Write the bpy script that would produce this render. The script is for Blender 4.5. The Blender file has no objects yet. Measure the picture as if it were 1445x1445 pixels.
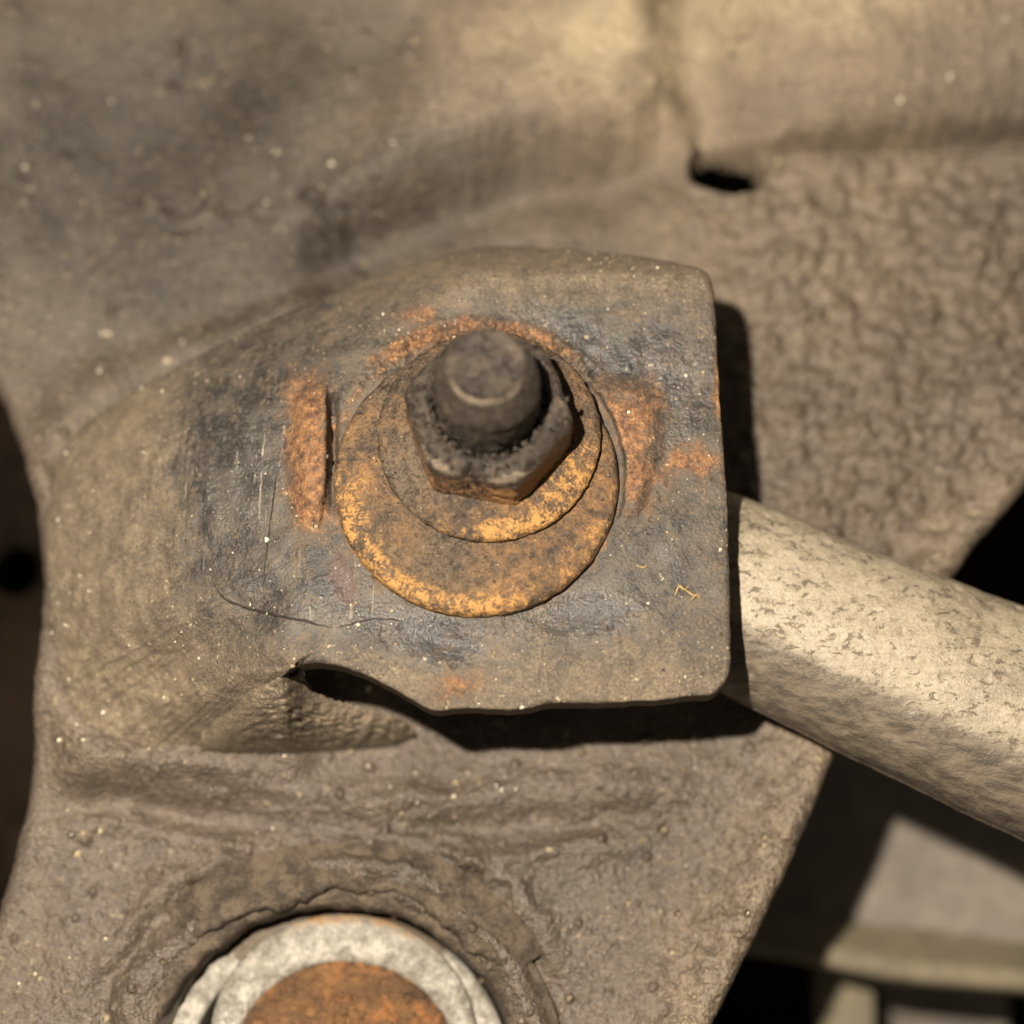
import bpy, math, random
import numpy as np

# ---------------------------------------------------------------- scene, camera, light
sc = bpy.context.scene
COL = sc.collection
TAU = math.radians(18.0)          # camera looks at the bracket plate from slightly below
DIST = 170.0                      # mm, camera to plate
PXMM = 14.2                       # photo pixels per mm on the plate
F = PXMM * DIST                   # focal length in photo pixels
CAM = np.array([0.0, -DIST * math.sin(TAU), DIST * math.cos(TAU)])
RIGHT = np.array([1.0, 0, 0])
UP = np.array([0, math.cos(TAU), math.sin(TAU)])
FWD = np.array([0, math.sin(TAU), -math.cos(TAU)])
MM = 0.001

cam_d = bpy.data.cameras.new('camera')
cam = bpy.data.objects.new('camera', cam_d)
COL.objects.link(cam)
cam.location = [c * MM for c in CAM]
cam.rotation_euler = (TAU, 0, 0)
cam_d.sensor_width = 36
cam_d.lens = 36 * F / 1445.0
cam_d.clip_start = 0.01
cam_d.clip_end = 20
cam_d.dof.use_dof = True
cam_d.dof.focus_distance = 0.170
cam_d.dof.aperture_fstop = 9.5
sc.camera = cam

world = bpy.data.worlds.new('World')
sc.world = world
world.use_nodes = True
wb = world.node_tree.nodes['Background']
wb.inputs[0].default_value = (1.0, 0.86, 0.68, 1)
wb.inputs[1].default_value = 0.08

fl = bpy.data.lights.new('torch', 'POINT')      # the small hand torch above and left of the lens
fl.energy = 3.7
fl.color = (1.0, 0.885, 0.725)
fl.shadow_soft_size = 0.0022
flo = bpy.data.objects.new('torch', fl)
LPOS = CAM + RIGHT * -32 + UP * 33
flo.location = [c * MM for c in LPOS]
COL.objects.link(flo)

sc.view_settings.view_transform = 'Standard'
sc.view_settings.look = 'None'
sc.view_settings.exposure = 0.0
sc.view_settings.gamma = 1.0
sc.render.engine = 'CYCLES'


# ---------------------------------------------------------------- numeric helpers
def P(px, py, z):
    """photo direction (px, py) met with the height z (mm) -> world mm"""
    px = np.asarray(px, float); py = np.asarray(py, float); z = np.asarray(z, float)
    a = (px - 722.5) / F
    b = -(py - 722.5) / F
    dx = a
    dy = UP[1] * b + FWD[1]
    dz = UP[2] * b + FWD[2]
    t = (z - CAM[2]) / dz
    return np.stack(np.broadcast_arrays(CAM[0] + dx * t, CAM[1] + dy * t, z), -1)


def sm(a, b, x):
    t = np.clip((x - a) / (b - a), 0, 1)
    return t * t * (3 - 2 * t)


def _h(ix, iy, seed):
    n = (ix.astype(np.int64) * 374761393 + iy.astype(np.int64) * 668265263 + seed * 974634777) & 0xFFFFFFFF
    n = ((n ^ (n >> 13)) * 1274126177) & 0xFFFFFFFF
    n = (n ^ (n >> 16)) & 0xFFFFFFFF
    return n / 4294967295.0


def pn(x, y, seed=0):
    """gradient noise, about -1..1"""
    x = np.asarray(x, float); y = np.asarray(y, float)
    x, y = np.broadcast_arrays(x, y)
    ix = np.floor(x); iy = np.floor(y)
    fx = x - ix; fy = y - iy
    u = fx * fx * fx * (fx * (fx * 6 - 15) + 10)
    v = fy * fy * fy * (fy * (fy * 6 - 15) + 10)
    r = 0
    for ox in (0, 1):
        for oy in (0, 1):
            an = _h(ix + ox, iy + oy, seed) * 6.2831853
            g = np.cos(an) * (fx - ox) + np.sin(an) * (fy - oy)
            r = r + g * (u if ox else 1 - u) * (v if oy else 1 - v)
    return r * 1.5


def fbm(x, y, seed=0, o=4, gain=0.5):
    r = 0; a = 1.0; t = 0
    for k in range(o):
        r = r + a * pn(x * 2 ** k, y * 2 ** k, seed + k * 17)
        t += a; a *= gain
    return r / t * 1.4


def bumps(x, y, cell, seed, rmin=0.15, rmax=0.45, prob=1.0):
    """one rounded lump per cell, 0..1"""
    x = np.asarray(x, float) / cell; y = np.asarray(y, float) / cell
    ix = np.floor(x); iy = np.floor(y)
    best = np.zeros_like(x)
    for ox in (-1, 0, 1):
        for oy in (-1, 0, 1):
            cx = ix + ox; cy = iy + oy
            jx = cx + _h(cx, cy, seed); jy = cy + _h(cx, cy, seed + 1)
            r = rmin + (rmax - rmin) * _h(cx, cy, seed + 2) ** 2
            on = _h(cx, cy, seed + 3) < prob
            d = np.sqrt((x - jx) ** 2 + (y - jy) ** 2) / r
            best = np.maximum(best, np.where(on, np.clip(1 - d * d, 0, 1) * r / rmax, 0))
    return best


def gs(x, y, cx, cy, rx, ry=None, ang=0):
    ry = rx if ry is None else ry
    c, s = math.cos(math.radians(ang)), math.sin(math.radians(ang))
    dx = x - cx; dy = y - cy
    u = (dx * c + dy * s) / rx; v = (-dx * s + dy * c) / ry
    return np.exp(-(u * u + v * v))


def resample(pts, n, smooth=True):
    """columns of pts resampled evenly along their first two columns (Catmull-Rom)"""
    p = np.array(pts, float)
    out = []
    for i in range(len(p) - 1):
        p0 = p[max(i - 1, 0)]; p1 = p[i]; p2 = p[i + 1]; p3 = p[min(i + 2, len(p) - 1)]
        for t in np.linspace(0, 1, 24, endpoint=False):
            if smooth:
                out.append(0.5 * ((2 * p1) + (p2 - p0) * t + (2 * p0 - 5 * p1 + 4 * p2 - p3) * t * t
                                  + (3 * p1 - p0 - 3 * p2 + p3) * t ** 3))
            else:
                out.append(p1 + (p2 - p1) * t)
    out.append(p[-1])
    out = np.array(out)
    d = np.r_[0, np.cumsum(np.hypot(*np.diff(out[:, :2], axis=0).T))]
    s = np.linspace(0, d[-1], n)
    return np.stack([np.interp(s, d, out[:, k]) for k in range(out.shape[1])], -1)


def grid_faces(nr, nc, wrap=False):
    i = np.arange(nr - 1)[:, None]
    j = np.arange(nc if wrap else nc - 1)[None, :]
    j2 = (j + 1) % nc
    return np.stack(np.broadcast_arrays(i * nc + j, i * nc + j2, (i + 1) * nc + j2, (i + 1) * nc + j), -1).reshape(-1, 4)


# ---------------------------------------------------------------- object helpers
def thing(name, label, cat, loc):
    o = bpy.data.objects.new(name, None)
    COL.objects.link(o)
    o.empty_display_size = 0.005
    o.location = [float(c) * MM for c in loc]
    o['label'] = label
    o['category'] = cat
    return o


def mesh(name, V, Q, mat, parent=None, attrs=None, smooth=True, loc=None):
    V = np.asarray(V, float).reshape(-1, 3)
    Q = np.asarray(Q, np.int32)
    base = np.array(parent.location) / MM if parent is not None else np.array(loc if loc is not None else (0, 0, 0), float)
    off = np.array(loc, float) if (loc is not None and parent is None) else base
    if parent is not None and parent.type == 'MESH':
        off = np.array(parent['_o'])
    me = bpy.data.meshes.new(name)
    k = Q.shape[1]
    me.vertices.add(len(V))
    me.vertices.foreach_set('co', ((V - off) * MM).astype(np.float32).ravel())
    me.loops.add(Q.size)
    me.loops.foreach_set('vertex_index', Q.ravel())
    me.polygons.add(len(Q))
    me.polygons.foreach_set('loop_start', np.arange(0, Q.size, k, dtype=np.int32))
    me.polygons.foreach_set('use_smooth', np.full(len(Q), smooth))
    me.update(calc_edges=True)
    me.validate()
    for n, a in (attrs or {}).items():
        at = me.attributes.new(n, 'FLOAT', 'POINT')
        at.data.foreach_set('value', np.asarray(a, np.float32).ravel())
    me.materials.append(mat)
    o = bpy.data.objects.new(name, me)
    COL.objects.link(o)
    if parent is not None:
        o.parent = parent
    else:
        o.location = [float(c) * MM for c in off]
    return o


def tag(o, label, cat=None, kind=None):
    if label:
        o['label'] = label
    if cat:
        o['category'] = cat
    if kind:
        o['kind'] = kind
    return o


def vnormals(G, wrap=False):
    """normals of a (r, c, 3) grid"""
    du = np.gradient(G, axis=0)
    if wrap:
        dv = (np.roll(G, -1, 1) - np.roll(G, 1, 1)) / 2
    else:
        dv = np.gradient(G, axis=1)
    n = np.cross(dv, du)
    n /= np.linalg.norm(n, axis=-1, keepdims=True) + 1e-12
    return n * np.sign(n[..., 2:3] + 1e-9)


OCT = np.array([(1, 0, 0), (-1, 0, 0), (0, 1, 0), (0, -1, 0), (0, 0, 1), (0, 0, -1)], float)
OCTF = np.array([(0, 2, 4), (2, 1, 4), (1, 3, 4), (3, 0, 4), (2, 0, 5), (1, 2, 5), (3, 1, 5), (0, 3, 5)])


def grains(name, pts, rad, mat, parent, seed):
    """many small stuck grains as one part"""
    rng = np.random.default_rng(seed)
    n = len(pts)
    # a 14 point grain: octahedron corners + cube corners
    cube = np.array([(a, b, c) for a in (-1, 1) for b in (-1, 1) for c in (-1, 1)], float) * 0.62
    base = np.vstack([OCT, cube])
    faces = []
    for a in range(3):
        for s in (0, 1):
            o = a * 2 + s
            sign = 1 if s == 0 else -1
            ring = [i for i in range(8) if cube[i][a] * sign > 0]
            u, v = [q for q in range(3) if q != a]
            ring.sort(key=lambda i: math.atan2(cube[i][v], cube[i][u]))
            for q in range(4):
                faces.append((o, 6 + ring[q], 6 + ring[(q + 1) % 4]))
    faces = np.array(faces)
    V = base[None] * rad[:, None, None] * rng.uniform(0.65, 1.25, (n, len(base), 1))
    V = V * rng.uniform(0.7, 1.3, (n, 1, 3)) * np.array([1, 1, 0.75])
    V = V + pts[:, None, :]
    Fs = (faces[None] + (np.arange(n) * len(base))[:, None, None]).reshape(-1, 3)
    shade = np.repeat(rng.uniform(0, 1, n), len(base))
    o = mesh(name, V, Fs, mat, parent, {'shade': shade})
    o['kind'] = 'stuff'
    return o


# ---------------------------------------------------------------- material helpers
class NT:
    def __init__(self, name):
        self.m = bpy.data.materials.new(name)
        self.m.use_nodes = True
        self.t = self.m.node_tree
        self.b = self.t.nodes['Principled BSDF']
        tc = self.t.nodes.new('ShaderNodeTexCoord')
        v = self.t.nodes.new('ShaderNodeVectorMath'); v.operation = 'SCALE'
        self.t.links.new(tc.outputs['Object'], v.inputs[0])
        v.inputs['Scale'].default_value = 1000.0
        self.co = v.outputs[0]           # object coordinates in mm

    def put(self, sock, v):
        if isinstance(v, (int, float)):
            sock.default_value = v
        elif isinstance(v, tuple):
            sock.default_value = v if len(v) == 4 or len(v) != 3 or sock.type != 'RGBA' else (*v, 1)
        else:
            self.t.links.new(v, sock)

    def noise(self, size, detail=4, rough=0.55, dist=0.0, vec=None, stretch=None, rot=0.0):
        n = self.t.nodes.new('ShaderNodeTexNoise')
        vec = vec or self.co
        if stretch:
            mp = self.t.nodes.new('ShaderNodeMapping')
            mp.inputs['Rotation'].default_value = (0, 0, rot)
            mp.inputs['Scale'].default_value = stretch
            self.t.links.new(vec, mp.inputs[0]); vec = mp.outputs[0]
        self.t.links.new(vec, n.inputs['Vector'])
        n.inputs['Scale'].default_value = 1.0 / size
        n.inputs['Detail'].default_value = detail
        n.inputs['Roughness'].default_value = rough
        n.inputs['Distortion'].default_value = dist
        return n.outputs[0]

    def vor(self, size, feature='F1', rand=1.0):
        n = self.t.nodes.new('ShaderNodeTexVoronoi')
        n.feature = feature
        self.t.links.new(self.co, n.inputs['Vector'])
        n.inputs['Scale'].default_value = 1.0 / size
        n.inputs['Randomness'].default_value = rand
        return n.outputs['Distance']

    def attr(self, name):
        n = self.t.nodes.new('ShaderNodeAttribute'); n.attribute_name = name
        return n.outputs['Fac']

    def ma(self, op, a, b=0.0, c=None):
        n = self.t.nodes.new('ShaderNodeMath'); n.operation = op
        self.put(n.inputs[0], a); self.put(n.inputs[1], b)
        if c is not None:
            self.put(n.inputs[2], c)
        return n.outputs[0]

    def add(self, *a):
        r = a[0]
        for q in a[1:]:
            r = self.ma('ADD', r, q)
        return r

    def mul(self, a, b): return self.ma('MULTIPLY', a, b)

    def sg(self, n, amp, k=1.55): return self.ma('MULTIPLY_ADD', n, amp * k, -0.5 * amp * k)     # signed noise

    def step(self, x, lo, hi, a=0.0, b=1.0):
        n = self.t.nodes.new('ShaderNodeMapRange'); n.interpolation_type = 'SMOOTHSTEP'
        self.put(n.inputs[0], x)
        for k, v in zip((1, 2, 3, 4), (lo, hi, a, b)):
            n.inputs[k].default_value = v
        return n.outputs[0]

    def mix(self, f, a, b):
        n = self.t.nodes.new('ShaderNodeMix'); n.data_type = 'RGBA'
        self.put(n.inputs[0], f); self.put(n.inputs[6], a); self.put(n.inputs[7], b)
        return n.outputs[2]

    def ramp(self, f, stops):
        n = self.t.nodes.new('ShaderNodeValToRGB')
        e = n.color_ramp.elements
        while len(e) < len(stops):
            e.new(0.5)
        for q, (p, c) in zip(e, stops):
            q.position = p; q.color = (*c, 1)
        self.put(n.inputs[0], f)
        return n.outputs[0]

    def bump(self, h, dist_mm, strength=1.0, nrm=None):
        n = self.t.nodes.new('ShaderNodeBump')
        n.inputs['Strength'].default_value = strength
        n.inputs['Distance'].default_value = dist_mm * MM
        self.t.links.new(h, n.inputs['Height'])
        if nrm is not None:
            self.t.links.new(nrm, n.inputs['Normal'])
        return n.outputs[0]

    def out(self, col, rough=0.8, metal=0.0, spec=0.3, nrm=None):
        self.put(self.b.inputs['Base Color'], col)
        self.put(self.b.inputs['Roughness'], rough)
        self.put(self.b.inputs['Metallic'], metal)
        self.put(self.b.inputs['Specular IOR Level'], spec)
        if nrm is not None:
            self.t.links.new(nrm, self.b.inputs['Normal'])
        return self.m


def mat_beam():
    n = NT('dusty_undercoat')
    big = n.noise(11, 5, 0.55, 0.4); mid = n.noise(2.4, 6, 0.6, 0.2); fine = n.noise(0.35, 3, 0.6); sp = n.noise(0.7, 2, 0.5)
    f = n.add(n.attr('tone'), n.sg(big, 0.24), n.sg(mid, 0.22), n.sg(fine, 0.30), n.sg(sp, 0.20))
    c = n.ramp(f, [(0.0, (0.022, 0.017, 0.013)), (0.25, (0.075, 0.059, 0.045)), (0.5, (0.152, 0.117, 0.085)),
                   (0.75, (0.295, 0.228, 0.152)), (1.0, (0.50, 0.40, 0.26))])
    hue = n.step(n.noise(16, 3, 0.5), 0.4, 0.65)
    c = n.mix(n.mul(hue, 0.35), c, (0.145, 0.118, 0.098))
    c = n.mix(n.mul(n.step(sp, 0.66, 0.74), 0.55), c, (0.42, 0.33, 0.20))
    c = n.mix(n.mul(n.step(n.noise(0.9, 3, 0.6), 0.36, 0.28), 0.6), c, (0.035, 0.027, 0.02))
    gm = n.step(n.noise(6.5, 8, 0.7, 0.8), 0.50, 0.60)
    c = n.mix(n.mul(gm, 0.30), c, (0.060, 0.047, 0.037))
    ch = n.step(n.noise(2.2, 7, 0.75, 0.6), 0.60, 0.66)
    c = n.mix(n.mul(ch, 0.40), c, (0.34, 0.275, 0.19))
    r = n.step(n.add(n.attr('rust'), n.sg(mid, 0.7), n.sg(fine, 0.3)), 0.45, 0.75)
    c = n.mix(n.mul(r, 0.8), c, n.mix(n.noise(0.8, 4), (0.10, 0.040, 0.018), (0.33, 0.14, 0.05)))
    b = n.bump(n.mul(n.add(mid, n.mul(sp, 0.25)), n.attr('peel')), 1.5, 0.8)
    fb = n.bump(n.add(fine, sp), 0.26, 1.0, b)
    n.t.links.new(n.ma('MULTIPLY_ADD', n.attr('peel'), -0.7, 1.05), fb.node.inputs['Strength'])
    b = fb
    rough = n.ma('MULTIPLY_ADD', n.attr('peel'), -0.22, n.step(n.add(f, n.sg(fine, 0.4)), 0.1, 0.8, 0.34, 0.74))
    return n.out(c, rough, 0, 0.65, b)


def mat_bracket():
    n = NT('dusty_black_paint')
    big = n.noise(7, 5, 0.6, 0.5); mid = n.noise(1.6, 6, 0.62, 0.3); fine = n.noise(0.26, 3, 0.65)
    gr = n.noise(0.42, 2, 0.5)
    scr = n.noise(0.5, 4, 0.6, 0.3, stretch=(1, 0.12, 1), rot=math.radians(28))
    # paint under the dust
    paint = n.mix(n.step(n.noise(3.5, 4), 0.4, 0.62), (0.036, 0.034, 0.032), (0.082, 0.074, 0.064))
    paint = n.mix(n.mul(n.attr('blue'), n.step(mid, 0.25, 0.6)), paint, (0.060, 0.063, 0.070))
    dustc = n.ramp(n.add(n.ma('MULTIPLY_ADD', n.attr('dust'), 0.26, -0.19), n.sg(mid, 0.45), n.sg(fine, 0.8), 0.48, n.sg(big, 0.3)),
                   [(0.1, (0.044, 0.035, 0.026)), (0.45, (0.108, 0.084, 0.060)), (0.75, (0.205, 0.159, 0.106)), (1.0, (0.44, 0.355, 0.235))])
    dm = n.add(n.attr('dust'), n.sg(big, 0.32), n.sg(mid, 0.34), n.sg(gr, 0.5), n.sg(fine, 0.5))
    dm = n.add(dm, n.mul(n.mul(n.attr('scuff'), n.step(scr, 0.45, 0.62)), -0.75))
    c = n.mix(n.step(dm, 0.22, 0.95), paint, dustc)
    # rust
    rm = n.add(n.attr('rust'), n.sg(mid, 0.8), n.sg(fine, 0.4), n.sg(big, 0.55), n.sg(n.noise(3.2, 5, 0.65, 0.8), 0.5))
    rc = n.ramp(n.add(n.sg(n.noise(0.9, 5, 0.65), 1.5), n.sg(fine, 0.7), 0.45),
                [(0.0, (0.050, 0.024, 0.016)), (0.3, (0.145, 0.066, 0.030)), (0.6, (0.27, 0.127, 0.048)), (1.0, (0.44, 0.25, 0.11))])
    rmask = n.step(rm, 0.40, 0.80)
    c = n.mix(n.mul(n.step(rm, 0.10, 0.45), 0.45), c, (0.105, 0.062, 0.036))
    c = n.mix(n.mul(rmask, 0.9), c, rc)
    c = n.mix(n.mul(n.step(n.add(mid, n.sg(gr, 0.8)), 0.50, 0.78), 0.5), c, dustc)
    mm_ = n.step(n.add(n.attr('maroon'), n.sg(mid, 0.6)), 0.45, 0.8)
    c = n.mix(n.mul(mm_, 0.42), c, (0.105, 0.045, 0.040))
    # bright mineral specks and dark pits
    c = n.mix(n.mul(n.step(n.noise(0.55, 2, 0.5), 0.70, 0.76), 0.75), c, (0.58, 0.48, 0.32))
    c = n.mix(n.step(n.noise(1.1, 3, 0.6), 0.30, 0.25), c, (0.02, 0.017, 0.014))
    # fine pale scratches
    line = n.step(n.noise(0.34, 1, 0.4, 0.2, stretch=(1, 0.03, 1), rot=math.radians(-24)), 0.71, 0.75)
    c = n.mix(n.mul(n.mul(line, n.attr('scuff')), 0.6), c, (0.42, 0.36, 0.27))
    rough = n.step(n.add(dm, n.mul(n.attr('blue'), -0.9), rmask), 0.0, 0.8, 0.24, 0.80)
    b = n.bump(mid, 0.35, 0.6)
    b = n.bump(n.add(fine, n.mul(gr, 0.6)), 0.16, 0.9, b)
    return n.out(c, rough, 0, 0.55, b)


def mat_washer(name='rusted_steel', dark=0.0):
    n = NT(name)
    big = n.noise(4, 5, 0.6, 0.5); mid = n.noise(1.0, 6, 0.65, 0.3); fine = n.noise(0.25, 3, 0.65)
    f = n.add(n.sg(big, 0.85), n.sg(mid, 0.8), n.sg(fine, 0.55), 0.22 - dark, n.mul(n.attr('hot'), 0.30))
    c = n.ramp(f, [(0.0, (0.030, 0.022, 0.016)), (0.3, (0.088, 0.056, 0.032)), (0.55, (0.185, 0.100, 0.042)),
                   (0.8, (0.30, 0.155, 0.052)), (1.0, (0.44, 0.24, 0.08))])
    y = n.step(n.add(n.attr('hot'), n.sg(mid, 1.5), n.sg(fine, 0.9), n.sg(big, 0.7)), 0.80, 1.15)
    c = n.mix(n.mul(y, 0.8), c, n.mix(fine, (0.34, 0.155, 0.038), (0.62, 0.355, 0.105)))
    d = n.step(n.add(n.attr('dusty'), n.sg(mid, 0.8), n.sg(fine, 0.7)), 0.5, 0.9)
    c = n.mix(n.mul(d, 0.7), c, (0.135, 0.106, 0.072))
    c = n.mix(n.mul(n.step(n.noise(0.4, 2), 0.70, 0.76), 0.7), c, (0.60, 0.47, 0.30))
    c = n.mix(n.step(n.noise(0.8, 3, 0.6), 0.36, 0.27), c, (0.02, 0.014, 0.01))
    b = n.bump(mid, 0.55, 0.9)
    b = n.bump(fine, 0.14, 0.9, b)
    return n.out(c, n.step(mid, 0.3, 0.7, 0.42, 0.85), 0, 0.5, b)


def mat_nut():
    n = NT('greasy_corroded_steel')
    big = n.noise(3, 5, 0.6, 0.5); mid = n.noise(0.8, 6, 0.65, 0.3); fine = n.noise(0.22, 3, 0.6)
    f = n.add(n.sg(big, 0.6), n.sg(mid, 1.0), n.sg(fine, 0.5), 0.36)
    c = n.ramp(f, [(0.0, (0.012, 0.009, 0.007)), (0.35, (0.045, 0.034, 0.025)), (0.65, (0.098, 0.071, 0.049)), (1.0, (0.24, 0.175, 0.115))])
    r = n.step(n.add(n.attr('hot'), n.sg(mid, 1.0), n.sg(big, 0.5), n.sg(fine, 0.4)), 0.55, 0.85)
    c = n.mix(n.mul(r, 0.85), c, n.mix(fine, (0.20, 0.08, 0.024), (0.56, 0.28, 0.075)))
    edge = n.step(n.add(n.attr('worn'), n.sg(mid, 0.9)), 0.5, 0.85)
    c = n.mix(n.mul(edge, 0.75), c, (0.30, 0.235, 0.165))
    c = n.mix(n.mul(n.step(n.noise(0.5, 2), 0.71, 0.77), 0.7), c, (0.5, 0.40, 0.27))
    b = n.bump(mid, 0.75, 1.0)
    b = n.bump(fine, 0.2, 1.0, b)
    return n.out(c, n.step(n.add(mid, n.mul(r, 0.3)), 0.38, 0.72, 0.16, 0.66), 0.0, 0.75, b)


def mat_rod():
    n = NT('dusty_cast_alloy')
    big = n.noise(9, 5, 0.6, 0.4); mid = n.noise(1.7, 6, 0.62, 0.3); fine = n.noise(0.3, 3, 0.6)
    stk = n.noise(0.8, 5, 0.6, 0.1, stretch=(0.07, 1, 1), rot=math.radians(25))
    f = n.add(n.sg(big, 0.5), n.sg(mid, 0.55), n.sg(fine, 0.55), n.sg(stk, 0.30), 0.58)
    c = n.ramp(f, [(0.0, (0.11, 0.088, 0.062)), (0.35, (0.225, 0.187, 0.134)), (0.65, (0.345, 0.294, 0.215)), (1.0, (0.52, 0.445, 0.33))])
    pit = n.step(n.add(n.noise(0.8, 5, 0.7, 0.6, stretch=(0.6, 1, 1), rot=math.radians(24)), n.mul(n.attr('pitty'), -0.06), n.sg(big, 0.12)), 0.42, 0.30)
    c = n.mix(n.mul(pit, 0.85), c, (0.085, 0.068, 0.048))
    stri = n.noise(0.9, 4, 0.6, 0.2, stretch=(0.18, 1, 1), rot=math.radians(24))
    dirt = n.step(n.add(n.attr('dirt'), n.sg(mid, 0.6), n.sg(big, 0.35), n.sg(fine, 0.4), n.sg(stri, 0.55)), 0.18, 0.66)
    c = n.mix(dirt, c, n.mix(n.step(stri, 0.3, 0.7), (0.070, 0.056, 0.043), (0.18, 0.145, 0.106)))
    b = n.bump(n.add(n.mul(mid, 0.5), n.mul(pit, -0.4)), 0.35, 0.6)
    b = n.bump(fine, 0.12, 0.8, b)
    return n.out(c, n.step(mid, 0.3, 0.7, 0.38, 0.65), 0.0, 0.5, b)


def mat_white():
    n = NT('chalky_zinc_plating')
    mid = n.noise(1.5, 6, 0.65, 0.4); fine = n.noise(0.35, 3, 0.6); big = n.noise(6, 4)
    c = n.ramp(n.add(n.sg(mid, 1.2), n.sg(fine, 0.7), n.sg(big, 0.5), 0.66),
               [(0.0, (0.085, 0.070, 0.052)), (0.4, (0.19, 0.172, 0.140)), (0.7, (0.29, 0.272, 0.232)), (1.0, (0.46, 0.43, 0.38))])
    r = n.step(n.add(n.attr('hot'), n.sg(mid, 1.1), n.sg(fine, 0.4)), 0.5, 0.95)
    c = n.mix(n.mul(r, 0.85), c, n.mix(fine, (0.17, 0.085, 0.03), (0.40, 0.22, 0.075)))
    d = n.step(n.add(n.attr('dusty'), n.sg(mid, 0.8)), 0.5, 0.8)
    c = n.mix(d, c, (0.125, 0.098, 0.070))
    b = n.bump(mid, 0.3, 0.6)
    b = n.bump(fine, 0.1, 0.8, b)
    return n.out(c, 0.62, 0.1, 0.4, b)


def mat_core():
    n = NT('orange_brown_rust')
    mid = n.noise(1.5, 6, 0.65, 0.4); fine = n.noise(0.35, 3, 0.6); big = n.noise(5, 4, 0.6, 0.6)
    c = n.ramp(n.add(n.sg(mid, 0.8), n.sg(fine, 0.4), n.sg(big, 0.8), 0.5),
               [(0.0, (0.055, 0.034, 0.022)), (0.35, (0.112, 0.062, 0.032)), (0.65, (0.175, 0.094, 0.044)), (1.0, (0.30, 0.15, 0.056))])
    c = n.mix(n.mul(n.step(n.noise(2.6, 5, 0.6, 0.6), 0.52, 0.62), 0.7), c, (0.30, 0.13, 0.05))
    c = n.mix(n.mul(n.step(n.noise(1.6, 5, 0.7), 0.45, 0.36), 0.6), c, (0.10, 0.060, 0.040))
    b = n.bump(mid, 0.6, 0.7)
    b = n.bump(fine, 0.14, 0.8, b)
    return n.out(c, 0.85, 0, 0.25, b)


def mat_plain(name, lo, hi, size, rough=0.8, bm=0.3, spec=0.3):
    n = NT(name)
    mid = n.noise(size, 6, 0.6, 0.4); fine = n.noise(size * 0.18, 3, 0.6)
    c = n.mix(n.step(n.add(mid, n.sg(fine, 0.4)), 0.3, 0.7), lo, hi)
    return n.out(c, rough, 0, spec, n.bump(n.add(mid, n.mul(fine, 0.3)), bm, 0.6))


def mat_grain():
    n = NT('sand_grain')
    c = n.ramp(n.attr('shade'), [(0.0, (0.10, 0.078, 0.052)), (0.5, (0.25, 0.20, 0.128)), (0.85, (0.40, 0.33, 0.21)), (1.0, (0.66, 0.60, 0.48))])
    return n.out(c, 0.22, 0, 0.8)


M_BEAM = mat_beam(); M_BR = mat_bracket(); M_WA = mat_washer(); M_NUT = mat_nut(); M_ROD = mat_rod()
M_FL = mat_washer('rusted_dusty_steel', 0.05)
M_WHITE = mat_white(); M_CORE = mat_core(); M_GRAIN = mat_grain()
M_RUB = mat_plain('perished_rubber', (0.045, 0.035, 0.027), (0.125, 0.096, 0.068), 2.2, 0.85, 0.4)
M_WELD = mat_plain('dusty_weld', (0.095, 0.076, 0.054), (0.215, 0.172, 0.116), 2.5, 0.85, 0.4)
M_DEEP = mat_plain('unlit_depth_steel', (0.006, 0.004, 0.003), (0.018, 0.012, 0.008), 30, 0.9, 1.0, 0.05)  # near-black colour stands in for the lack of light in the void
M_BACK = mat_plain('grey_painted_steel', (0.20, 0.175, 0.155), (0.29, 0.25, 0.21), 12, 0.7, 0.5)
M_BACKT = mat_plain('tan_dusted_steel', (0.20, 0.170, 0.120), (0.28, 0.24, 0.165), 9, 0.75, 0.5)
M_FIB = mat_plain('dry_fibre', (0.30, 0.20, 0.07), (0.50, 0.36, 0.15), 1.0, 0.7, 0.05)
M_CRACK = mat_plain('dark_hair', (0.016, 0.013, 0.011), (0.035, 0.028, 0.022), 1.0, 0.7, 0.05)

ZB = -24.0        # level of the beam below the bracket plate

# ---------------------------------------------------------------- chassis beam
LEFT_EDGE = np.array([(-260, -300), (-260, 250), (-120, 430), (-30, 520), (0, 560), (38, 640), (60, 710), (68, 830), (66, 950),
                      (50, 1100), (0, 1275), (-70, 1450), (-160, 1680)], float)
RIGHT_EDGE = np.array([(1760, -300), (1760, 280), (1640, 430), (1445, 690), (1340, 818), (1250, 935), (1180, 1050), (1140, 1150), (1100, 1240),
                       (1062, 1320), (1000, 1445), (890, 1680)], float)


def foot(x, y):
    """fillet of the beam rising to the foot of the bracket"""
    cx = np.array([60, 66, 86, 130, 205, 300, 400]); cy = np.array([700, 860, 970, 1035, 1062, 1066, 1060])
    p = resample(np.c_[cx, cy], 40)
    d = np.full(np.shape(x), 1e9)
    for a, b in p:
        d = np.minimum(d, (x - a) ** 2 + (y - b) ** 2)
    q = resample(np.array([(100, 625), (150, 575), (250, 517), (330, 477), (420, 436)], float), 24)
    e = np.full(np.shape(x), 1e9)
    for a, b in q:
        e = np.minimum(e, (x - a) ** 2 + (y - b) ** 2)
    return np.exp(-d / 45 ** 2) + 0.6 * np.exp(-e / 45 ** 2)


def pit(x, y):
    hx = (x - 1026) / 54 + fbm(x / 30, y / 30, 12, 2) * 0.10; hy = (y - 238) / 35 - 0.22 * (x - 1026) / 52
    rr = (np.abs(hx) ** 2.1 + np.abs(hy) ** 2.1) ** (1 / 2.1)
    return 1 - sm(0.90, 1.03, rr)


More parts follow.
